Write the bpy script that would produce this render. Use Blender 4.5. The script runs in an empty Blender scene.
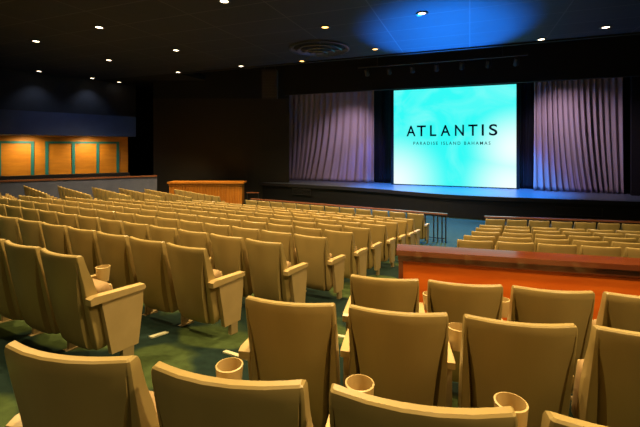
import bpy, bmesh, math, random
from mathutils import Vector, Matrix
random.seed(4)
C = bpy.context.scene.collection
PI = math.pi
R = math.radians

# ------------------------------------------------------------------ helpers
def material(name, col, rough=.6, metal=0, emis=None, es=0, spec=.5):
    m = bpy.data.materials.new(name); m.use_nodes = True
    b = m.node_tree.nodes['Principled BSDF']
    b.inputs['Base Color'].default_value = (*col, 1)
    b.inputs['Roughness'].default_value = rough
    b.inputs['Metallic'].default_value = metal
    b.inputs['Specular IOR Level'].default_value = spec
    if emis:
        b.inputs['Emission Color'].default_value = (*emis, 1)
        b.inputs['Emission Strength'].default_value = es
    return m

def varied(name, c1, c2, scale, rough=.6, stretch=(1, 1, 1), bump=0, spec=.5, detail=4):
    """colour that wanders between two tones by object-space noise"""
    m = material(name, c1, rough, spec=spec)
    nt = m.node_tree; N = nt.nodes; L = nt.links; b = N['Principled BSDF']
    tc = N.new('ShaderNodeTexCoord'); mp = N.new('ShaderNodeMapping'); nz = N.new('ShaderNodeTexNoise')
    rp = N.new('ShaderNodeValToRGB')
    mp.inputs['Scale'].default_value = stretch
    nz.inputs['Scale'].default_value = scale; nz.inputs['Detail'].default_value = detail
    L.new(tc.outputs['Object'], mp.inputs[0]); L.new(mp.outputs[0], nz.inputs['Vector'])
    rp.color_ramp.elements[0].position = .35; rp.color_ramp.elements[0].color = (*c1, 1)
    rp.color_ramp.elements[1].position = .65; rp.color_ramp.elements[1].color = (*c2, 1)
    L.new(nz.outputs['Fac'], rp.inputs[0]); L.new(rp.outputs[0], b.inputs['Base Color'])
    if bump:
        bp = N.new('ShaderNodeBump'); bp.inputs['Strength'].default_value = bump; bp.inputs['Distance'].default_value = .01
        L.new(nz.outputs['Fac'], bp.inputs['Height']); L.new(bp.outputs[0], b.inputs['Normal'])
    return m

def obj(name, bm, mat=None, parent=None, smooth=None):
    me = bpy.data.meshes.new(name)
    bmesh.ops.recalc_face_normals(bm, faces=bm.faces[:])
    bm.to_mesh(me); bm.free()
    if smooth is not None:
        for p in me.polygons: p.use_smooth = True
        me.set_sharp_from_angle(angle=R(smooth))
    o = bpy.data.objects.new(name, me); C.objects.link(o)
    if mat: me.materials.append(mat)
    if parent: o.parent = parent
    return o

def empty(name, loc=(0, 0, 0), rz=0):
    o = bpy.data.objects.new(name, None); C.objects.link(o)
    o.empty_display_size = .2
    o.location = loc; o.rotation_euler = (0, 0, rz); return o

def tag(o, label, cat, group=None):
    o['label'] = label; o['category'] = cat
    if group: o['group'] = group
    return o

def struct(o): o['kind'] = 'structure'; return o

def box(bm, x0, x1, y0, y1, z0, z1, M=None):
    v = [bm.verts.new((x, y, z)) for x in (x0, x1) for y in (y0, y1) for z in (z0, z1)]
    for f in ((0, 1, 3, 2), (4, 6, 7, 5), (0, 4, 5, 1), (2, 3, 7, 6), (0, 2, 6, 4), (1, 5, 7, 3)):
        bm.faces.new([v[i] for i in f])
    if M is not None: bmesh.ops.transform(bm, matrix=M, verts=v)
    return v

def bevel(bm, w, seg=2, ang=30):
    e = [e for e in bm.edges if len(e.link_faces) == 2 and e.calc_face_angle(0) > R(ang)]
    bmesh.ops.bevel(bm, geom=e, offset=w, segments=seg, affect='EDGES', profile=.6)

def prism_x(bm, pts, x0, x1):
    """a side outline (y,z) pushed out along x"""
    a = [bm.verts.new((x0, y, z)) for y, z in pts]; b = [bm.verts.new((x1, y, z)) for y, z in pts]
    n = len(pts)
    bm.faces.new(a); bm.faces.new(b[::-1])
    for i in range(n): bm.faces.new((a[i], a[(i+1) % n], b[(i+1) % n], b[i]))

def prism_z(bm, pts, z0, z1):
    a = [bm.verts.new((x, y, z0)) for x, y in pts]; b = [bm.verts.new((x, y, z1)) for x, y in pts]
    n = len(pts)
    bm.faces.new(a[::-1]); bm.faces.new(b)
    for i in range(n): bm.faces.new((a[i], a[(i+1) % n], b[(i+1) % n], b[i]))

def lathe(bm, prof, n=20, M=None, close=False):
    rings = []
    for r, z in prof:
        rings.append([bm.verts.new((r*math.cos(2*PI*i/n), r*math.sin(2*PI*i/n), z)) for i in range(n)])
    for a, b in zip(rings, rings[1:]):
        for i in range(n): bm.faces.new((a[i], a[(i+1) % n], b[(i+1) % n], b[i]))
    if close:
        for a, b in zip([rings[-1]], [rings[0]]):
            for i in range(n): bm.faces.new((a[i], a[(i+1) % n], b[(i+1) % n], b[i]))
    else:
        bm.faces.new(rings[0][::-1]); bm.faces.new(rings[-1])
    if M is not None: bmesh.ops.transform(bm, matrix=M, verts=[v for r in rings for v in r])

def cyl(bm, p, q, r, n=10):
    p, q = Vector(p), Vector(q); d = q-p
    M = Matrix.Translation(p) @ d.to_track_quat('Z', 'Y').to_matrix().to_4x4()
    lathe(bm, [(r, 0), (r, d.length)], n, M)

# ------------------------------------------------------------------ place
EYE = 2.98                      # eye above the flat floor at the foot of the stage
AX = R(21.5)                    # camera looks this far left of the stage axis (+Y)
BL = {'left': R(27.18), 'right': R(11.69), 'far': R(43.2)}   # heading of each seating block, from the camera axis
def P(block, s, t):             # s metres towards the stage along the block, t metres along its rows
    a = BL[block]-AX
    return (s*math.sin(a)+t*math.cos(a), s*math.cos(a)-t*math.sin(a))
def ST(block, X, Y):
    a = BL[block]-AX
    return (X*math.sin(a)+Y*math.cos(a), X*math.cos(a)-Y*math.sin(a))
def rz(block): return AX-BL[block]

CH = .88
def h_left(s): s = min(s, 11.6); return .569+.1594*s-.0022*s*s
def h_right(s): s = min(s, 11.6); return .5059+.1713*s-.0029*s*s+.022*max(0, 1-s/5)
def h_far(s): return 1.87+.09*(min(s, 8.5)-5.41)
def floor_z(X, Y):
    num = den = 0
    s, t = ST('left', X, Y); lo = -9.1-.6*(11.5-s); hi = -2.1
    d = max(0, lo-t, t-hi); w = 1/(d*d+.03)**2; num += w*(EYE-CH-h_left(s)); den += w
    s, t = ST('right', X, Y); lo = -.1+.28*(s-2.8)
    d = max(0, lo-t); w = 1/(d*d+.03)**2; num += w*(EYE-CH-h_right(s)); den += w
    s, t = ST('far', X, Y); hi = -14.3+.42*(s-5.4)
    d = max(0, t-hi); w = 1/(d*d+.03)**2; num += w*(EYE-CH-h_far(s)); den += w
    return max(0, num/den)

# ------------------------------------------------------------------ materials
M_shell = varied('tan chair shell', (.345, .248, .085), (.405, .288, .10), 3.5, .36, (1, 1, .25), spec=.45)
M_seat = varied('brown seat upholstery', (.30, .19, .075), (.36, .23, .10), 30, .8)
M_arm = varied('pale tan armrest', (.47, .335, .13), (.53, .38, .16), 8, .38)
M_panel = varied('tan end panel', (.42, .30, .12), (.47, .335, .14), 6, .5)
M_leg = material('tan metal leg', (.34, .25, .11), .45)
M_dark = material('black metal', (.012, .012, .014), .4)
M_black = material('matt black paint', (.004, .004, .005), .9)
M_rail = varied('red brown varnished rail', (.17, .06, .03), (.21, .08, .04), 12, .2, (1, 6, 6))
M_cherry = varied('orange cherry wood', (.66, .115, .008), (.76, .155, .012), 2.2, .34, (1, 1, 6), spec=.4)
M_cap = varied('dark cherry cap', (.13, .030, .010), (.17, .042, .013), 1.5, .13, (1, 4, 4), spec=.9)
M_bar = varied('amber wood slat', (.42, .14, .012), (.55, .20, .02), 2, .4, (8, 8, .6))

# carpet: green with large dark leaf forms
def carpet():
    m = material('green leaf carpet', (.05, .08, .015), .95, spec=.1)
    nt = m.node_tree; N = nt.nodes; L = nt.links; b = N['Principled BSDF']
    tc = N.new('ShaderNodeTexCoord')
    wv = N.new('ShaderNodeTexVoronoi'); wv.feature = 'SMOOTH_F1'; wv.inputs['Scale'].default_value = .85
    wv.inputs['Smoothness'].default_value = .25
    nz = N.new('ShaderNodeTexNoise'); nz.inputs['Scale'].default_value = .9; nz.inputs['Detail'].default_value = 2
    mx = N.new('ShaderNodeVectorMath'); mx.operation = 'MULTIPLY_ADD'; mx.inputs[1].default_value = (1.1, 1.1, 1.1)
    L.new(tc.outputs['Object'], nz.inputs['Vector'])
    L.new(nz.outputs['Color'], mx.inputs[0]); L.new(tc.outputs['Object'], mx.inputs[2])
    L.new(mx.outputs[0], wv.inputs['Vector'])
    rp = N.new('ShaderNodeValToRGB'); e = rp.color_ramp.elements
    e[0].position = .34; e[0].color = (.07, .105, .03, 1)
    e[1].position = .40; e[1].color = (.013, .030, .022, 1)
    L.new(wv.outputs['Distance'], rp.inputs[0])
    fz = N.new('ShaderNodeTexNoise'); fz.inputs['Scale'].default_value = 14; fz.inputs['Detail'].default_value = 5
    L.new(tc.outputs['Object'], fz.inputs['Vector'])
    fr = N.new('ShaderNodeValToRGB'); fr.color_ramp.elements[0].color = (.3, .3, .3, 1); fr.color_ramp.elements[1].color = (1.0, 1.0, 1.0, 1)
    L.new(fz.outputs['Fac'], fr.inputs[0])
    mm = N.new('ShaderNodeMixRGB'); mm.blend_type = 'MULTIPLY'; mm.inputs[0].default_value = 1
    L.new(rp.outputs[0], mm.inputs[1]); L.new(fr.outputs[0], mm.inputs[2]); L.new(mm.outputs[0], b.inputs['Base Color'])
    return m
M_carpet = carpet()

def ceiling_mat():
    m = material('dark ceiling panels', (.03, .029, .029), .7)
    nt = m.node_tree; N = nt.nodes; L = nt.links; b = N['Principled BSDF']
    tc = N.new('ShaderNodeTexCoord'); br = N.new('ShaderNodeTexBrick')
    br.offset = 0; br.inputs['Scale'].default_value = 1
    br.inputs['Brick Width'].default_value = 2.4; br.inputs['Row Height'].default_value = 1.2
    br.inputs['Mortar Size'].default_value = .018
    br.inputs['Color1'].default_value = (.015, .020, .034, 1); br.inputs['Color2'].default_value = (.011, .015, .027, 1)
    br.inputs['Mortar'].default_value = (.06, .062, .07, 1)
    L.new(tc.outputs['Object'], br.inputs['Vector']); L.new(br.outputs['Color'], b.inputs['Base Color'])
    nz = N.new('ShaderNodeTexNoise'); nz.inputs['Scale'].default_value = 1.1; nz.inputs['Detail'].default_value = 2
    bp = N.new('ShaderNodeBump'); bp.inputs['Strength'].default_value = .35; bp.inputs['Distance'].default_value = .05
    L.new(tc.outputs['Object'], nz.inputs['Vector']); L.new(nz.outputs['Fac'], bp.inputs['Height']); L.new(bp.outputs[0], b.inputs['Normal'])
    return m

# ------------------------------------------------------------------ floor (raked carpet)
def make_floor():
    bm = bmesh.new(); st = .3
    xs = [-24+st*i for i in range(int(39/st)+1)]; ys = [-5+st*i for i in range(int(24.5/st)+1)]
    g = [[bm.verts.new((x, y, floor_z(x, y))) for y in ys] for x in xs]
    for i in range(len(xs)-1):
        for j in range(len(ys)-1):
            bm.faces.new((g[i][j], g[i+1][j], g[i+1][j+1], g[i][j+1]))
    bm.faces.ensure_lookup_table()
    for f in bm.faces:
        if f.calc_center_median().y > 8.6: f.material_index = 1      # flat before the stage: blue stage spill put into a plain carpet colour
    o = obj('floor', bm, M_carpet, smooth=60)
    o.data.materials.append(varied('plain carpet with teal stage spill', (.020, .050, .040), (.028, .062, .046), 9, .95, spec=.1))
    return struct(o)
make_floor()

# ------------------------------------------------------------------ chair
BACK = [  # z, y of the middle of the shell, half width outside, inner edge of the side wing, half width of the raised panel, how far it stands proud, depth of the groove
    (.125, .215, .165, .150, .120, .006, .004), (.150, .190, .212, .180, .150, .018, .03), (.190, .167, .238, .192, .160, .024, .05), (.25, .150, .247, .197, .165, .026, .06),
    (.35, .125, .249, .202, .172, .026, .06), (.48, .095, .250, .210, .182, .024, .055), (.60, .066, .250, .218, .194, .018, .05),
    (.72, .038, .250, .228, .211, .010, .035), (.81, .017, .250, .237, .230, .003, .012), (.880, .002, .250, .240, .234, .001, .002),
    (.913, -.004, .2495, .240, .234, .0, .0), (.927, -.006, .246, .238, .232, .0, .0), (.934, -.007, .238, .230, .224, .0, .0)]
def backrest_bm():
    bm = bmesh.new(); rings = []
    n = len(BACK)
    for k, (z, y, w, wg, wi, b, gd) in enumerate(BACK):
        th = .050 if k < n-3 else (.048, .040, .026)[k-n+3]
        if k == 0: th = .02
        f = min(1, max(0, (z-.15)/.5))
        curve = lambda x: (-.020-.028*f)*(1-(x/.25)**2)+.010+.014*f     # bowed: the middle lies further back than the edges
        ring = []
        for i in range(11):                               # front face
            x = w-2*w*i/10; ring.append((x, y+curve(x)+th/2+gd*.8, z))
        g = (wg+wi)/2
        rear = [(-w, .004), (-w+.006, 0), (-wg, 0), (-g, gd), (-wi, -b), (-wi*.6, -b), (-wi*.2, -b),
                (wi*.2, -b), (wi*.6, -b), (wi, -b), (g, gd), (wg, 0), (w-.006, 0), (w, .004)]
        for x, dy in rear: ring.append((x, y+curve(x)-th/2+dy, z))
        rings.append([bm.verts.new(p) for p in ring])
    m = len(rings[0])
    for a, b in zip(rings, rings[1:]):
        for i in range(m): bm.faces.new((a[i], a[(i+1) % m], b[(i+1) % m], b[i]))
    bm.faces.new(rings[0][::-1]); bm.faces.new(rings[-1])
    return bm
def seat_bm():                                            # tip-up seat, folded against the back
    bm = bmesh.new()
    M = Matrix.Translation((0, .215, .44)) @ Matrix.Rotation(R(14), 4, 'X')
    box(bm, -.222, .222, -.005, .115, -.17, .20, M)
    bevel(bm, .05, 4)
    return bm
def seat_pan_bm():                                        # hard underside of the folded seat
    bm = bmesh.new()
    M = Matrix.Translation((0, .215, .44)) @ Matrix.Rotation(R(14), 4, 'X')
    box(bm, -.205, .205, .108, .128, -.15, .165, M)
    bevel(bm, .009, 2)
    return bm
def arm_bm(sx):
    bm = bmesh.new(); c = .28*sx
    prism_x(bm, [(.185, .560), (.18, .598), (.30, .59), (.505, .57), (.515, .55), (.49, .535), (.30, .55)], c-.027, c+.027)
    bevel(bm, .010, 2)
    return bm
def cup_bm(sx):
    bm = bmesh.new(); c = .28*sx+.082
    M = Matrix.Translation((c, .485, 0))
    lathe(bm, [(.001, .530), (.048, .530), (.060, .658), (.053, .660), (.043, .548), (.001, .547)], 20, M)
    box(bm, .28*sx-.02, c-.035, .46, .50, .535, .558)
    return bm
def leg_bm(sx):
    bm = bmesh.new(); c = .28*sx
    prism_x(bm, [(.23, 0), (.23, .552), (.31, .552), (.31, 0)], c-.016, c+.016)
    bevel(bm, .004, 1)
    return bm
def foot_bm(sx):
    bm = bmesh.new(); c = .28*sx
    box(bm, c-.03, c+.03, .17, .37, -.035, .012); bevel(bm, .005, 1); return bm
def end_panel_bm(sx):
    bm = bmesh.new(); c = .28*sx
    prism_x(bm, [(.15, .545), (.235, .11), (.47, .09), (.515, .42), (.515, .535)], c-.022, c+.022)
    bevel(bm, .012, 2)
    return bm
def end_arm_bm(sx):
    bm = bmesh.new(); c = .28*sx
    prism_x(bm, [(.06, .552), (.055, .60), (.09, .612), (.525, .575), (.535, .545), (.52, .532)], c-.034, c+.034)
    bevel(bm, .012, 2)
    return bm
def end_leg_bm(sx):
    bm = bmesh.new(); c = .28*sx
    prism_x(bm, [(.33, -.04), (.33, .14), (.43, .14), (.43, -.04)], c-.020, c+.020); bevel(bm, .004, 1); return bm

PROTO = {}
def build_proto(kind):
    r = empty('theater_chair')
    ms = {}
    obj('backrest', backrest_bm(), M_shell, r, 26)
    st = obj('seat', seat_bm(), M_seat, r, 40)
    obj('seat_pan', seat_pan_bm(), M_panel, st, 40)
    def inner(sx):
        a = obj('armrest', arm_bm(sx), M_arm, r, 40)
        obj('cup_holder', cup_bm(sx), M_arm, a, 50)
        l = obj('leg', leg_bm(sx), M_leg, r, 40)
        obj('foot', foot_bm(sx), M_leg, l, 40)
    def end(sx):
        obj('armrest', end_arm_bm(sx), M_arm, r, 40)
        obj('end_panel', end_panel_bm(sx), M_panel, r, 40)
        obj('leg', end_leg_bm(sx), M_leg, r, 40)
    if kind == 'mid': inner(1)                            # each chair owns the arm on its right
    if kind == 'right_end': end(1)
    if kind == 'left_end': inner(1); end(-1)
    return r
def copy_tree(o, parent=None):
    c = o.copy(); C.objects.link(c); c.parent = parent
    for ch in o.children: copy_tree(ch, c)
    return c
def chair(kind, block, s, t, label, group):
    """t is the left corner of the backrest"""
    x, y = P(block, s, t+.245); xl, yl = P(block, s+.28, t+.245)
    if kind not in PROTO: o = PROTO[kind] = build_proto(kind)
    else: o = copy_tree(PROTO[kind])
    o.location = (x, y, floor_z(xl, yl)); o.rotation_euler = (0, 0, rz(block))
    tag(o, label, 'chair', group)
    return o

ORD = ['', 'first', 'second', 'third', 'fourth', 'fifth', 'sixth', 'seventh', 'eighth', 'ninth', 'tenth', 'eleventh', 'twelfth',
       'thirteenth', 'fourteenth', 'fifteenth', 'sixteenth', 'seventeenth', 'eighteenth', 'nineteenth']
# nearest block: three rows whose left ends meet the aisle
for k, (s, t, pitch, n) in enumerate([(1.07, -1.335, .572, 4), (1.97, -.825, .573, 4), (2.82, -.35, .562, 4)]):
    where = ['nearest foreground row', 'second foreground row', 'third foreground row, before the wooden partition'][k]
    for i in range(n):
        chair('left_end' if i == 0 else 'mid', 'right', s, t+pitch*i,
              'tan theater chair, %s from the left in the %s' % (ORD[i+1], where), 'foreground theater chairs')
# large left block, eleven rows, right ends on the aisle
LROWS = [(1.68, -3.37, 4), (2.67, -3.09, 8), (3.63, -2.86, 12), (4.60, -2.77, 16), (5.58, -2.78, 18), (6.53, -2.84, 17),
         (7.50, -2.84, 16), (8.36, -2.84, 15), (9.12, -2.82, 14), (9.86, -2.84, 14), (11.51, -2.92, 12)]
for k, (s, te, n) in enumerate(LROWS):
    row = 11-k
    for i in range(n):
        lab = ('tan theater chair in left block, front row behind the railing, %s seat from the aisle' % ORD[i+1]) if row == 1 else \
              ('tan theater chair in left block, %s row behind the railing, %s seat from the aisle' % (ORD[row], ORD[i+1]))
        chair('right_end' if i == 0 else 'mid', 'left', s, te-.56*i, lab, 'theater chairs in the left block')
# right block beyond the partition
RROWS = [(6.06, .88, 6), (6.86, 1.10, 6), (7.72, 1.38, 6), (8.6, 1.62, 7), (9.4, 1.85, 7), (11.37, 2.40, 8)]
for k, (s, t, n) in enumerate(RROWS):
    row = 6-k
    for i in range(n):
        lab = ('tan theater chair in right block, front row behind the railing, %s seat from the aisle' % ORD[i+1]) if row == 1 else \
              ('tan theater chair in right block, %s row behind the railing, %s seat from the aisle' % (ORD[row], ORD[i+1]))
        chair('left_end' if i == 0 else 'mid', 'right', s, t+.56*i, lab, 'theater chairs in the right block')
# steeply turned block on the far left, under the orange box
for k in range(7):
    s = 5.41+(k-3)*(.985 if k > 3 else 1.18); tr = -14.69+.42*(s-5.41)-.49
    n = [5, 7, 8, 8, 8, 8, 7][k]
    for i in range(n):
        chair('right_end' if i == 0 else 'mid', 'far', s, tr-.56*i,
              'tan theater chair in far left block, %s row from front, %s seat from aisle' % (ORD[7-k], ORD[i+1]),
              'theater chairs in the far left block')

# ------------------------------------------------------------------ partition in front of the third row
def partition():
    s, t0 = 4.0, .0
    x, y = P('right', s, t0); z = 1.915
    r = empty('wooden_partition', (x, y, floor_z(x, y)), rz('right')-R(1.8))
    zb = floor_z(x, y); H = z-zb
    tag(r, 'orange cherry wood partition between the foreground rows and the right block', 'partition')
    L_ = 4.2
    bm = bmesh.new(); box(bm, .03, L_, 0, .16, -.12, H-.05); obj('panel', bm, M_cherry, r)
    bm = bmesh.new(); box(bm, -.02, L_+.02, -.05, .21, H-.05, H); bevel(bm, .012, 2); obj('cap', bm, M_cap, r, 40)
    bm = bmesh.new(); box(bm, -.005, L_, -.022, .001, H-.115, H-.05); bevel(bm, .008, 2); obj('cap_moulding', bm, M_cap, r, 40)
    for xx in (0, 2.62):
        bm = bmesh.new(); box(bm, xx, xx+.045, -.018, .165, -.13, H-.11); bevel(bm, .006, 1); obj('stile', bm, M_cap, r, 40)
    bm = bmesh.new(); box(bm, .0, L_, -.02, 0, -.13, .06); obj('plinth', bm, M_cap, r)
partition()

# ------------------------------------------------------------------ railings before the front rows
def railing(block, s, t0, t1, label, posts, ret=None):
    x0, y0 = P(block, s, t0)
    r = empty('railing', (x0, y0, 0), rz(block)); tag(r, label, 'railing', 'railings before the front rows')
    L_ = t1-t0; H = .905
    bm = bmesh.new(); box(bm, -.03, L_+.03, -.04, .04, H-.045, H); bevel(bm, .012, 2); obj('handrail', bm, M_rail, r, 40)
    bm = bmesh.new(); box(bm, 0, L_, -.012, .012, .12, .145); obj('bottom_bar', bm, M_dark, r)
    for q in posts:
        bm = bmesh.new(); box(bm, q-.018, q+.018, -.018, .018, -.02, H-.04); obj('post', bm, M_dark, r)
lt0, lt1 = -9.25, -1.87
posts = [.02+.56*i for i in range(13)]+[7.0, 7.12, 7.25, 7.36]
railing('left', 12.12, lt0, lt1, 'red brown railing on black posts before the left block', [p for p in posts if p < 7.37])
railing('right', 12.0, 2.52, 7.6, 'red brown railing on black posts before the right block', [.02+.56*i for i in range(10)])
def stub_rail(x, y, n, label):
    r = empty('railing', (x, y, 0), AX); tag(r, label, 'railing', 'railings before the front rows')
    bm = bmesh.new(); box(bm, -.03, .56*n+.03, -.04, .04, .60, .645); bevel(bm, .012, 2); obj('handrail', bm, M_rail, r, 40)
    for i in range(n+1):
        bm = bmesh.new(); box(bm, .56*i-.018, .56*i+.018, -.018, .018, -.02, .605); obj('post', bm, M_dark, r)
stub_rail(-10.42, 16.45, 1, 'short railing at the right end of the amber wooden bar')
stub_rail(-15.3, 14.6, 2, 'short railing at the left end of the amber wooden bar')
# ------------------------------------------------------------------ amber bar on the far left
def bar():
    r = empty('bar_counter', (-14.0, 14.9, 0), AX)
    tag(r, 'amber slatted wooden bar counter at the foot of the dark wall', 'counter')
    W_ = 3.7
    bm = bmesh.new(); box(bm, .06, W_-.06, .06, .7, 0, 1.09); obj('body', bm, M_bar, r)
    for i in range(26):
        x = .06+i*(W_-.14)/25
        bm = bmesh.new(); box(bm, x-.045, x+.045, .03, .075, .05, 1.0); bevel(bm, .012, 1); obj('slat', bm, M_bar, r)
    bm = bmesh.new(); box(bm, -.06, W_+.06, -.06, .75, 1.09, 1.17); bevel(bm, .02, 2); obj('countertop', bm, M_bar, r, 40)
    bm = bmesh.new(); box(bm, 0, W_, 0, .06, .98, 1.09); obj('fascia', bm, M_bar, r)
bar()

# ------------------------------------------------------------------ stage
LIP = [(-15.5, 18.75), (-11.5, 18.42), (-8.9, 18.2), (-6.4, 18.0), (-4.3, 17.65), (-2.6, 17.12), (-1.1, 16.68), (.6, 16.6), (2.2, 16.72), (5.3, 17.0), (9.5, 17.4), (14, 17.8)]
def smooth_line(pts, n=6):
    out = []
    for i in range(len(pts)-1):
        p0, p1, p2, p3 = (Vector(pts[max(0, min(len(pts)-1, j))]) for j in (i-1, i, i+1, i+2))
        for k in range(n):
            t = k/n
            out.append(.5*((2*p1)+(p2-p0)*t+(2*p0-5*p1+4*p2-p3)*t*t+(3*p1-p0-3*p2+p3)*t**3))
    out.append(Vector(pts[-1])); return [(p.x, p.y) for p in out]
lip = smooth_line(LIP)
M_stage = varied('grey blue stage boards', (.10, .13, .19), (.13, .16, .22), 3, .33, (1, 8, 1), spec=.5)
M_fascia = varied('black stage front', (.004, .004, .006), (.006, .006, .009), 6, .6)
bm = bmesh.new(); prism_z(bm, lip+[(14, 23.5), (-15.5, 23.5)], .87, .95); struct(obj('stage_floor', bm, M_stage))
bm = bmesh.new(); prism_z(bm, [(x, y+.06) for x, y in lip]+[(14, 23.5), (-15.5, 23.5)], -.05, .87); struct(obj('stage_front', bm, M_fascia))
def nose():
    bm = bmesh.new()
    a = [[bm.verts.new((x, y-dy, z)) for x, y in lip] for dy, z in ((-.03, .953), (.03, .953), (.03, .80), (-.03, .80))]
    for k in range(4):
        for i in range(len(lip)-1):
            bm.faces.new((a[k][i], a[k][i+1], a[(k+1) % 4][i+1], a[(k+1) % 4][i]))
    return struct(obj('trim_1', bm, material('dark stage nosing', (.02, .02, .028), .4)))
nose()
M_vent = material('dark grey grille', (.022, .020, .022), .5)
def grille(X, Y, ang, w, h, z, label):
    r = empty('stage_grille', (X, Y, z), ang); tag(r, label, 'vent')
    bm = bmesh.new()
    for a in ((0, w, 0, .03), (0, w, h-.03, h), (0, .03, 0, h), (w-.03, w, 0, h)): box(bm, a[0], a[1], -.03, .0, a[2], a[3])
    obj('frame', bm, M_vent, r)
    bm = bmesh.new()
    n = 7
    for i in range(n): z0 = .03+(h-.06)*(i+.2)/n; box(bm, .03, w-.03, -.022, -.004, z0, z0+(h-.06)/n*.55)
    obj('louvers', bm, M_vent, r)
grille(3.05, 16.83, R(5), 1.55, .34, .32, 'dark louvered grille in the stage front below the right curtain')
grille(-8.75, 18.22, R(-5), 1.1, .34, .40, 'dark louvered grille in the stage front below the left curtain')

# curtains
def curtain(name, x0, x1, Y, z0, z1, sweep, label, seed):
    rnd = random.Random(seed)
    M_c = CURT
    r = None
    bm = bmesh.new(); nx, nz_ = 150, 26; W_ = x1-x0
    ph = [rnd.uniform(0, 6.28) for _ in range(5)]
    g = []
    for i in range(nx+1):
        u = i/nx; col = []
        for j in range(nz_+1):
            v = j/nz_                                  # 0 bottom .. 1 top
            low = (1-v)**2
            x = x0+W_*u+sweep*low*(4*u*(1-u))+.05*low*math.sin(9*u+ph[0])
            a = 2*PI*(u*15+.35*math.sin(5.1*u+ph[1])+.15*low*math.sin(7*u+ph[2]))
            y = Y+.075*math.sin(a)*(1+.6*math.sin(13*u+ph[3]))+.03*math.sin(2.1*a+ph[4])*low
            col.append(bm.verts.new((x-(x0+x1)/2, y-Y, z0+(z1-z0)*v)))
        g.append(col)
    for i in range(nx):
        for j in range(nz_): bm.faces.new((g[i][j], g[i+1][j], g[i+1][j+1], g[i][j+1]))
    o = obj(name, bm, M_c, None, 70); o.location = ((x0+x1)/2, Y, 0)
    sm = o.modifiers.new('thick', 'SOLIDIFY'); sm.thickness = .012
    tag(o, label, 'curtain'); return o
CURT = varied('mauve grey velour', (.33, .27, .31), (.38, .31, .35), 40, .85, spec=.2)
curtain('stage_curtain', -10.3, -4.85, 20.45, .955, 6.3, -.55, 'pleated mauve stage curtain left of the glowing screen', 1)
curtain('stage_curtain', 2.72, 6.0, 19.6, .955, 6.3, .35, 'pleated mauve stage curtain right of the glowing screen', 5)

# dark masking legs between screen and curtains
CURTD = varied('black masking velour', (.016, .016, .024), (.022, .022, .032), 30, .9, spec=.1)
_c = CURT; CURT = CURTD
curtain('masking_curtain', -4.95, -3.75, 20.75, .955, 6.4, 0, 'narrow black masking curtain at the left edge of the screen', 7)
curtain('masking_curtain', 2.1, 2.95, 20.3, .955, 6.4, 0, 'narrow black masking curtain at the right edge of the screen', 9)
CURT = _c

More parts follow.
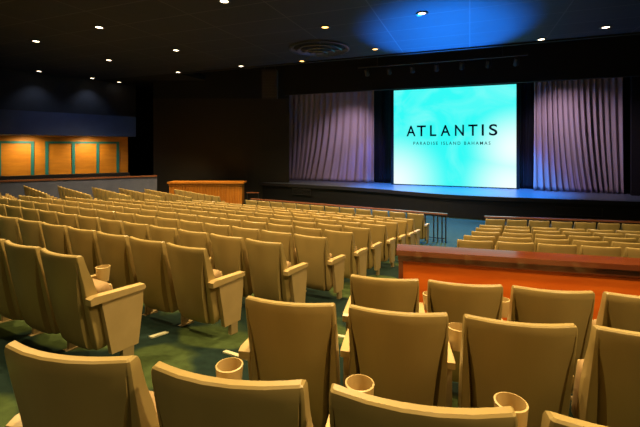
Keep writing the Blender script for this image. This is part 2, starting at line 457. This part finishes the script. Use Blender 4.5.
# screen
def screen():
    X0, X1, Y, Z0, Z1 = -3.71, 2.04, 20.0, .99, 5.88
    r = empty('projection_screen', ((X0+X1)/2, Y, .95)); tag(r, 'glowing cyan projection screen with dark lettering at centre stage', 'screen')
    cx = (X0+X1)/2
    m = bpy.data.materials.new('cyan projection'); m.use_nodes = True; nt = m.node_tree; N = nt.nodes; L = nt.links
    N.clear()
    out = N.new('ShaderNodeOutputMaterial'); em = N.new('ShaderNodeEmission'); L.new(em.outputs[0], out.inputs[0])
    tc = N.new('ShaderNodeTexCoord')
    def corner(px, pz, rad):                         # pale glow of the projected picture towards a point of it
        d = N.new('ShaderNodeVectorMath'); d.operation = 'DISTANCE'; d.inputs[1].default_value = (px, 0, pz)
        L.new(tc.outputs['Object'], d.inputs[0])
        mr = N.new('ShaderNodeMapRange'); mr.interpolation_type = 'SMOOTHSTEP'
        mr.inputs['From Min'].default_value = 0; mr.inputs['From Max'].default_value = rad
        mr.inputs['To Min'].default_value = 1; mr.inputs['To Max'].default_value = 0
        L.new(d.outputs['Value'], mr.inputs['Value']); return mr.outputs[0]
    def add(a, b):
        q = N.new('ShaderNodeMath'); q.operation = 'MAXIMUM'; L.new(a, q.inputs[0]); L.new(b, q.inputs[1]); return q.outputs[0]
    k = add(add(corner(X0-cx, .1, 3.0), corner(X1-cx, 1.9, 2.4)), corner(X1-cx-.2, .1, 2.6))
    nz = N.new('ShaderNodeTexNoise'); nz.inputs['Scale'].default_value = .55; nz.inputs['Detail'].default_value = 3; nz.inputs['Distortion'].default_value = 1.2
    L.new(tc.outputs['Object'], nz.inputs['Vector'])
    q = N.new('ShaderNodeMapRange'); q.inputs['From Min'].default_value = .42; q.inputs['From Max'].default_value = .8; q.inputs['To Max'].default_value = .22
    L.new(nz.outputs['Fac'], q.inputs['Value'])
    k = add(k, q.outputs[0])
    mx = N.new('ShaderNodeMixRGB'); mx.inputs[1].default_value = (.035, .92, .88, 1); mx.inputs[2].default_value = (.86, 1, .97, 1)
    L.new(k, mx.inputs[0]); L.new(mx.outputs[0], em.inputs[0]); em.inputs[1].default_value = 1.05
    bm = bmesh.new(); box(bm, X0-cx, X1-cx, 0, .03, Z0-.95, Z1-.95); obj('picture', bm, m, r)
    bm = bmesh.new(); f = .13
    for a in ((X0-cx-f, X0-cx, Z0-.95, Z1-.95+f), (X1-cx, X1-cx+f, Z0-.95, Z1-.95+f), (X0-cx, X1-cx, Z1-.95, Z1-.95+f), (X0-cx-f, X1-cx+f, 0, Z0-.95)):
        box(bm, a[0], a[1], -.03, .06, a[2], a[3])
    obj('frame', bm, M_black, r)
    M_t = material('dark navy lettering', (.006, .006, .05), .9, spec=0)
    def glyphs(ch, off, sp):
        cu = bpy.data.curves.new('text', 'FONT'); cu.body = ch; cu.size = 1; cu.offset = off; cu.space_character = sp; cu.extrude = .006
        to = bpy.data.objects.new('temp', cu); C.objects.link(to)
        dg = bpy.context.evaluated_depsgraph_get()
        me = bpy.data.meshes.new_from_object(to.evaluated_get(dg))
        C.objects.unlink(to); bpy.data.objects.remove(to); bpy.data.curves.remove(cu)
        return me
    def fit(name, me, xa, xb, za, zb, label=None):
        xs = [v.co.x for v in me.vertices]; ys = [v.co.y for v in me.vertices]
        mnx, mny = min(xs), min(ys); sx = (xb-xa)/(max(xs)-mnx); sy = (zb-za)/(max(ys)-mny)
        for v in me.vertices:
            v.co = Vector((xa-cx+(v.co.x-mnx)*sx, -.012+v.co.z, za-.95+(v.co.y-mny)*sy))
        me.materials.clear(); me.materials.append(M_t)
        o = bpy.data.objects.new(name, me); C.objects.link(o); o.parent = r
        if label: o['label'] = label
    # the big word, each letter a piece of its own
    k = 4.28/528
    for c, a, b in zip('ATLANTIS', (40, 105, 185, 248, 332, 408, 483, 523), (97, 160, 223, 306, 384, 460, 495, 568)):
        fit('letter', glyphs(c, .014, 1), -3.05+(a-40)*k, -3.05+(b-40)*k, 3.47, 4.02, 'dark navy letter %s of the large word' % c)
    fit('small_text', glyphs('PARADISE ISLAND BAHAMAS', .005, 1.45), -2.70, .93, 3.03, 3.19, 'small dark navy line PARADISE ISLAND BAHAMAS')
screen()

# ------------------------------------------------------------------ room shell
def wall(name, p, q, z0, z1, th, mat):
    """wall from p to q (its room face), th thick away from the room on the left hand side of p>q"""
    (x0, y0), (x1, y1) = p, q; d = Vector((x1-x0, y1-y0)); n = Vector((-d.y, d.x)).normalized()*th
    bm = bmesh.new(); prism_z(bm, [(x0, y0), (x1, y1), (x1+n.x, y1+n.y), (x0+n.x, y0+n.y)], z0, z1)
    return struct(obj(name, bm, mat))
M_brown = varied('dark brown wall panel', (.006, .004, .0022), (.009, .006, .003), 1.5, .6)
M_navy = varied('navy plaster', (.014, .018, .032), (.018, .022, .038), 3, .8)
M_bluefas = varied('blue painted soffit', (.013, .030, .10), (.016, .036, .12), 3, .5)
wall('wall_stage_back', (-15.5, 21.6), (14, 21.6), -.05, 8.5, .2, M_black)
wall('wall_stage_left', (-16.3, 16.2), (-9.3, 18.95), -.1, 5.6, .2, M_brown)
wall('wall_stage_left_upper', (-16.3, 16.2), (-9.3, 18.95), 5.6, 8.5, .2, M_black)
wall('wall_proscenium_right', (6.15, 19.1), (14.2, 18.3), -.05, 8.5, .2, M_black)
wall('wall_proscenium_header', (-9.35, 18.4), (6.3, 18.4), 5.72, 8.5, .2, M_black)
wall('wall_right', (14, 18.5), (14, -5), -.1, 8.5, .2, M_brown)
wall('wall_rear', (14, -5), (-24, -5), -.1, 8.5, .2, M_brown)
wall('wall_far_left', (-24, -5), (-24, 21.6), -.1, 8.5, .2, M_navy)
wall('wall_corner', (-24, 19.5), (-15.5, 19.5), -.1, 8.5, .2, M_black)
bm = bmesh.new(); box(bm, -24, 14, -5, 15.0, 6.6, 6.8); bmesh.ops.delete
struct(obj('ceiling', bm, ceiling_mat()))
bm = bmesh.new(); box(bm, -24, -13.6, 15.0, 19.5, 6.6, 6.8); struct(obj('ceiling_left', bm, M_black))
bm = bmesh.new(); box(bm, -24, 14, 15.0, 21.8, 8.5, 8.6); struct(obj('ceiling_stage', bm, M_black))
bm = bmesh.new(); box(bm, -13.6, 14, 14.97, 15.1, 6.55, 8.5); struct(obj('trim_2', bm, M_black))

# orange box at the far left: back wall, teal frames, parapet, soffit
M_orange = varied('orange wall panel', (.58, .20, .005), (.68, .25, .008), 1.8, .55, (1, 1, 4))
M_teal = material('teal painted frame', (.02, .20, .19), .5)
M_grey = varied('blue grey parapet', (.085, .095, .14), (.105, .115, .165), 3, .7)
OA, OD = Vector((-17.57, 15.65)), Vector((-.473, -.881)).normalized()   # right end, direction to the left end
def along(a, d): p = OA+OD*a; return (p.x, p.y)
wall('wall_orange', along(9.5, 0), along(0, 0), -.1, 4.6, .2, M_orange)
def frames():
    ang = math.atan2(-OD.y, -OD.x)
    def fr(a0, a1, label, mull=()):
        x, y = along(a1, 0)
        r = empty('wall_panel_frame', (x, y, 1.2), ang); tag(r, label, 'wall panel frame', 'teal frames on the orange wall')
        w = a1-a0; ht = 2.02-.02; b = .13
        bm = bmesh.new()
        for q in [(0, b, 0, ht), (w-b, w, 0, ht), (b, w-b, ht-b*.8, ht)]: box(bm, q[0], q[1], -.05, -.002, q[2], q[3])
        obj('frame', bm, M_teal, r)
        for m_ in mull:
            bm = bmesh.new(); box(bm, w-m_-b/2, w-m_+b/2, -.048, -.002, 0, ht-b*.8); obj('mullion', bm, M_teal, r)
    fr(.45, 3.72, 'wide teal frame of three bays on the orange wall, nearer the stage', (1.02, 2.10))
    fr(4.15, 5.5, 'teal frame on the orange wall, farther from the stage')
frames()
PA, PB = Vector((-14.93, 15.08)), Vector((-19.9, 9.0))
def parapet():
    wall('wall_parapet', (PB.x, PB.y), (PA.x, PA.y), -.1, 1.40, .18, M_grey)
    wall('trim_3', (PB.x+.03, PB.y-.03), (PA.x+.03, PA.y-.03), 1.40, 1.47, .25, M_rail)
    d = (PB-PA).normalized()
    # dark counter behind the parapet
    q = Vector((-.78, .62))*.9
    wall('trim_4', (PB.x+q.x, PB.y+q.y), (PA.x+q.x+d.x*1.2, PA.y+q.y+d.y*1.2), 0, 1.60, .25, M_dark)
parapet()
SA, SB = Vector((-16.34, 15.06)), Vector((-18.6, 8.4))
def soffit():
    d = (SA-SB).normalized(); n = Vector((-d.y, d.x))
    bm = bmesh.new()
    p = [SB, SA, SA+n*2.9, SB+n*2.9]
    prism_z(bm, [(v.x, v.y) for v in p], 3.46, 4.5)
    struct(obj('soffit', bm, M_bluefas))
    bm = bmesh.new(); m = [SB+n*2.65, SA+n*2.75+d*1.2, SA+n*2.95+d*1.2, SB+n*2.85]
    prism_z(bm, [(v.x, v.y) for v in m], 4.5, 6.6); struct(obj('wall_left_upper', bm, M_navy))
soffit()

# ------------------------------------------------------------------ hanging loudspeaker, lighting bar
def speaker():
    r = empty('loudspeaker', (-8.85, 15.9, 5.2), AX); tag(r, 'dark loudspeaker hung beside the left stage curtain', 'loudspeaker')
    bm = bmesh.new()
    prism_x(bm, [(0, .0), (.5, .1), (.6, 1.4), (-.05, 1.4)], -.36, .36); bevel(bm, .02, 2)
    obj('cabinet', bm, material('charcoal cabinet', (.02, .018, .018), .6), r, 40)
    bm = bmesh.new()
    for i in range(9): box(bm, -.31, .31, -.075+.005*0-.05*(.12+i*.14)/1.4+.04, -.01-.05*(.12+i*.14)/1.4, .09+i*.14, .19+i*.14)
    obj('grille', bm, material('charcoal grille', (.035, .03, .032), .5), r)
    for sx in (-.25, .25):
        bm = bmesh.new(); cyl(bm, (sx, .25, 1.38), (sx, .25, 3.3), .012, 6); obj('hanging_cable', bm, M_dark, r)
speaker()
def light_bar():
    r = empty('lighting_bar', (-1.3, 16.6, 6.5)); tag(r, 'black lighting bar with lamp cans hung above the stage edge', 'lighting bar')
    bm = bmesh.new(); cyl(bm, (-3.4, 0, 0), (3.4, 0, 0), .03, 10); obj('pipe', bm, M_dark, r, 40)
    for i in range(7):
        x = -3+i
        bm = bmesh.new(); M = Matrix.Translation((x, .05, -.22)) @ Matrix.Rotation(R(50), 4, 'X')
        lathe(bm, [(.06, .16), (.09, .12), (.10, -.16), (.11, -.17), (.09, -.165), (.08, .1)], 14, M)
        box(bm, x-.012, x+.012, -.012, .03, -.2, 0)
        obj('lamp_can', bm, M_dark, r, 40)
    for x in (-2.5, 2.5):
        bm = bmesh.new(); cyl(bm, (x, 0, 0), (x, 0, 2.0), .012, 6); obj('hanging_cable', bm, M_dark, r)
light_bar()

# ------------------------------------------------------------------ ceiling fittings
M_trim = material('black lamp ring', (.015, .014, .013), .35)
M_lens = material('lit lamp lens', (1, .9, .7), .5, emis=(1, .80, .52), es=9)
M_warm = material('warm lit lamp lens', (1, .8, .5), .5, emis=(1, .50, .12), es=6)
PX = [(-5.71, 7.96, 'downlight at the top edge above the left block'), (-10.51, 8.31, 'larger downlight high over the left block, near the photo top left'),
      (-13.94, 8.62, 'leftmost of the large downlights at the upper left'), (-14.16, 11.65, 'downlight below the high upper left pair'),
      (-10.33, 11.37, 'upper of the pair of downlights left of the round vent'), (-13.31, 14.79, 'lower of the pair of downlights left of the round vent'),
      (-9.65, 14.73, 'lone downlight at the ceiling edge left of the round vent'), (-19.39, 12.13, 'small downlight above the left navy wall, farthest left'),
      (-18.76, 14.42, 'small downlight above the blue soffit, second from left'), (-18.51, 15.88, 'small downlight above the right end of the blue soffit'),
      (3.86, 13.97, 'downlight on the right dark part of the ceiling'), (2.26, 14.75, 'dim downlight at the ceiling edge right of the blue patch')]
PW = [(-4.1, 10.83, 'amber downlight above the round ceiling vent'), (-6.66, 14.8, 'amber downlight below the round ceiling vent'),
      (-1.21, 10.66, 'amber downlight in the blue lit ceiling'), (-3.29, 13.98, 'small amber downlight at the left of the blue lit ceiling')]
def downlight(x, y, lab, mat):
    r = empty('ceiling_light', (x, y, 6.6)); tag(r, lab, 'ceiling light', 'recessed ceiling downlights')
    bm = bmesh.new(); lathe(bm, [(.10, 0), (.16, 0), (.17, -.012), (.15, -.03), (.105, -.02)], 20, close=True); obj('trim_ring', bm, M_trim, r, 40)
    bm = bmesh.new(); lathe(bm, [(.001, -.022), (.06, -.02), (.10, -.008), (.10, -.001)], 16); obj('lens', bm, mat, r, 50)
for x, y, l in PX: downlight(x, y, l, M_lens)
for x, y, l in PW: downlight(x, y, l, M_warm)
def vent():
    r = empty('ceiling_vent', (-5.18, 13.1, 6.6)); tag(r, 'round ceiling air vent of concentric dark rings', 'air vent')
    m = material('grey blue vent metal', (.10, .11, .13), .3, .6)
    for q, (ra, dz) in enumerate([(1.08, .06), (.82, .12), (.56, .17), (.30, .21)]):
        bm = bmesh.new(); lathe(bm, [(ra-.12, -dz+.05), (ra, -dz), (ra+.02, -dz+.02), (ra-.09, -dz+.08)], 40, close=True)
        obj('ring', bm, m, r, 50)
    bm = bmesh.new(); lathe(bm, [(1.06, 0), (1.12, 0), (1.12, -.06), (1.06, -.07)], 40, close=True); obj('rim', bm, m, r, 40)
    bm = bmesh.new(); lathe(bm, [(.001, -.22), (.14, -.21), (.15, -.17), (.02, -.05)], 24); obj('hub', bm, m, r, 40)
    for a in range(4):
        bm = bmesh.new(); c_, s_ = math.cos(a*PI/2+.4), math.sin(a*PI/2+.4); cyl(bm, (.1*c_, .1*s_, -.15), (1.04*c_, 1.04*s_, -.03), .015, 6); obj('spoke', bm, m, r)
vent()

# pale nosing strips across the aisle
M_strip = material('pale nosing strip', (.55, .52, .33), .5)
def strip(x0, y0, x1, y1, label):
    bm = bmesh.new(); L_ = math.hypot(x1-x0, y1-y0); a = math.atan2(y1-y0, x1-x0); n = 8; w = .025
    top = []
    for i in range(n+1):
        u = i/n
        for sgn in (-1, 1):
            px, py = x0+(x1-x0)*u-math.sin(a)*w*sgn, y0+(y1-y0)*u+math.cos(a)*w*sgn
            top.append((px, py, floor_z(px, py)))
    vs = [(bm.verts.new((x-x0, y-y0, z-.02)), bm.verts.new((x-x0, y-y0, z+.012))) for x, y, z in top]
    for i in range(n):
        (a0, a1), (b0, b1), (c0, c1), (d0, d1) = vs[2*i], vs[2*i+1], vs[2*i+2], vs[2*i+3]
        for f in ((a1, b1, d1, c1), (a0, c0, d0, b0), (a0, a1, c1, c0), (b0, d0, d1, b1)): bm.faces.new(f)
    bm.faces.new((vs[0][0], vs[1][0], vs[1][1], vs[0][1])); bm.faces.new((vs[-2][0], vs[-2][1], vs[-1][1], vs[-1][0]))
    o = obj('aisle_strip', bm, M_strip); o.location = (x0, y0, 0)
    tag(o, label, 'floor strip', 'pale strips across the aisle')
def on_floor(cx_, cd_):     # from metres right of and ahead of the camera
    return (cx_*math.cos(AX)-cd_*math.sin(AX), cx_*math.sin(AX)+cd_*math.cos(AX))
a = on_floor(-.86, 3.42); b = on_floor(-.62, 3.30); strip(*a, *b, 'pale aisle strip left of the second foreground row')
a = on_floor(-1.62, 3.62); b = on_floor(-1.52, 3.78); strip(*a, *b, 'pale aisle strip beside the nearest left block end chair')
a = on_floor(.17, 4.0); b = on_floor(.37, 3.95); strip(*a, *b, 'pale aisle strip left of the third foreground row')

# ------------------------------------------------------------------ lights
def lamp(kind, loc, target, power, col, size=.3, spot=60, blend=.6):
    l = bpy.data.lights.new(kind.lower()+' lamp', kind); l.energy = power; l.color = col
    if kind == 'SPOT': l.spot_size = R(spot); l.spot_blend = blend; l.shadow_soft_size = size
    if kind == 'AREA': l.size = size
    o = bpy.data.objects.new('lamp', l); C.objects.link(o); o.location = loc
    o.rotation_euler = (Vector(target)-Vector(loc)).to_track_quat('-Z', 'Y').to_euler()
    return o
WARM = (1, .72, .36)
for k, (x, y, _) in enumerate(PX[:7]): lamp('SPOT', (x, y, 6.54), (x, y, 0), 1900, WARM, .12, 110 if k < 5 else 62, .8)
for x, y, _ in PW: lamp('SPOT', (x, y, 6.54), (x, y, 0), 1700, (1, .72, .38), .12, 110, .8)
# the same downlights go on over and behind the camera
for x, y, p in [(-7, 3.8, 1400), (-2.2, 5.8, 1400), (3.5, 8, 1500), (-12, 4.5, 1100), (2.6, 1.9, 1100), (-.6, 2.6, 1050), (-4.2, 1.8, 900),
                (-8, -1.5, 230), (1, -1.5, 230), (5, .5, 230), (-3, -3.5, 260)]:
    lamp('SPOT', (x, y, 6.54), (x, y, 0), p, (1, .72, .34), .12, 130, .8)
# stage lights
lamp('SPOT', (-4.5, 17.1, 5.9), (-6.3, 20.4, 2.9), 620, (1, .72, .95), .1, 62, 1)
lamp('SPOT', (2.2, 17.1, 5.9), (4.4, 19.6, 2.7), 560, (1, .72, .92), .1, 80, 1)
lamp('SPOT', (-2.0, 17.1, 5.9), (-5.0, 20.4, 1.6), 1000, (.16, .16, 1), .1, 36, .9)
lamp('SPOT', (.5, 17.1, 5.9), (2.9, 19.6, 1.4), 900, (.16, .16, 1), .1, 36, .9)
for x in (-3.2, -.8, 1.6): lamp('SPOT', (x, 17.1, 5.9), (x, 18.4, .95), 5200, (.02, .32, 1), .1, 62, .8)
lamp('SPOT', (-.9, 17.4, 1.2), (-.8, 13.5, 6.6), 12500, (.008, .20, 1), .1, 45, .6)
lamp('SPOT', (-.6, 16.0, 5.9), (-.6, 13.4, 0), 5500, (.03, .32, 1), .1, 64, .9)
# orange box lights
for a_ in (2, 4.5, 7.3):
    p = OA+OD*a_+Vector((.881, -.473))*.9
    lamp('SPOT', (p.x, p.y, 3.42), (p.x-.6, p.y+.35, 1.6), 185, (1, .80, .45), .1, 150, .9)
for x, y in [(-19.39, 12.13), (-18.76, 14.42)]: lamp('SPOT', (x, y, 6.5), (x-.25, y+.1, 4.5), 45, (.75, .85, 1), .05, 100, .9)

lamp('SPOT', (-12.5, 10.5, 6.4), (-17, 12.5, 2.2), 170, (.35, .5, 1), .2, 75, .9)  # added blue fill to brighten the soffit and parapet, no fitting there

w = bpy.data.worlds.new('World'); bpy.context.scene.world = w; w.use_nodes = True
w.node_tree.nodes['Background'].inputs[0].default_value = (.02, .02, .03, 1)
w.node_tree.nodes['Background'].inputs[1].default_value = .1

# ------------------------------------------------------------------ camera
cam = bpy.data.cameras.new('Camera'); co = bpy.data.objects.new('Camera', cam); C.objects.link(co)
co.location = (0, 0, EYE); co.rotation_euler = (PI/2, 0, AX)
cam.sensor_width = 36; cam.lens = 36*380/640; cam.shift_y = -(213.5-145.8)/640; cam.clip_start = .05
sc = bpy.context.scene; sc.camera = co
sc.view_settings.view_transform = 'Standard'; sc.view_settings.look = 'None'
sc.view_settings.gamma = 1; sc.view_settings.exposure = 0; sc.view_settings.use_curve_mapping = False
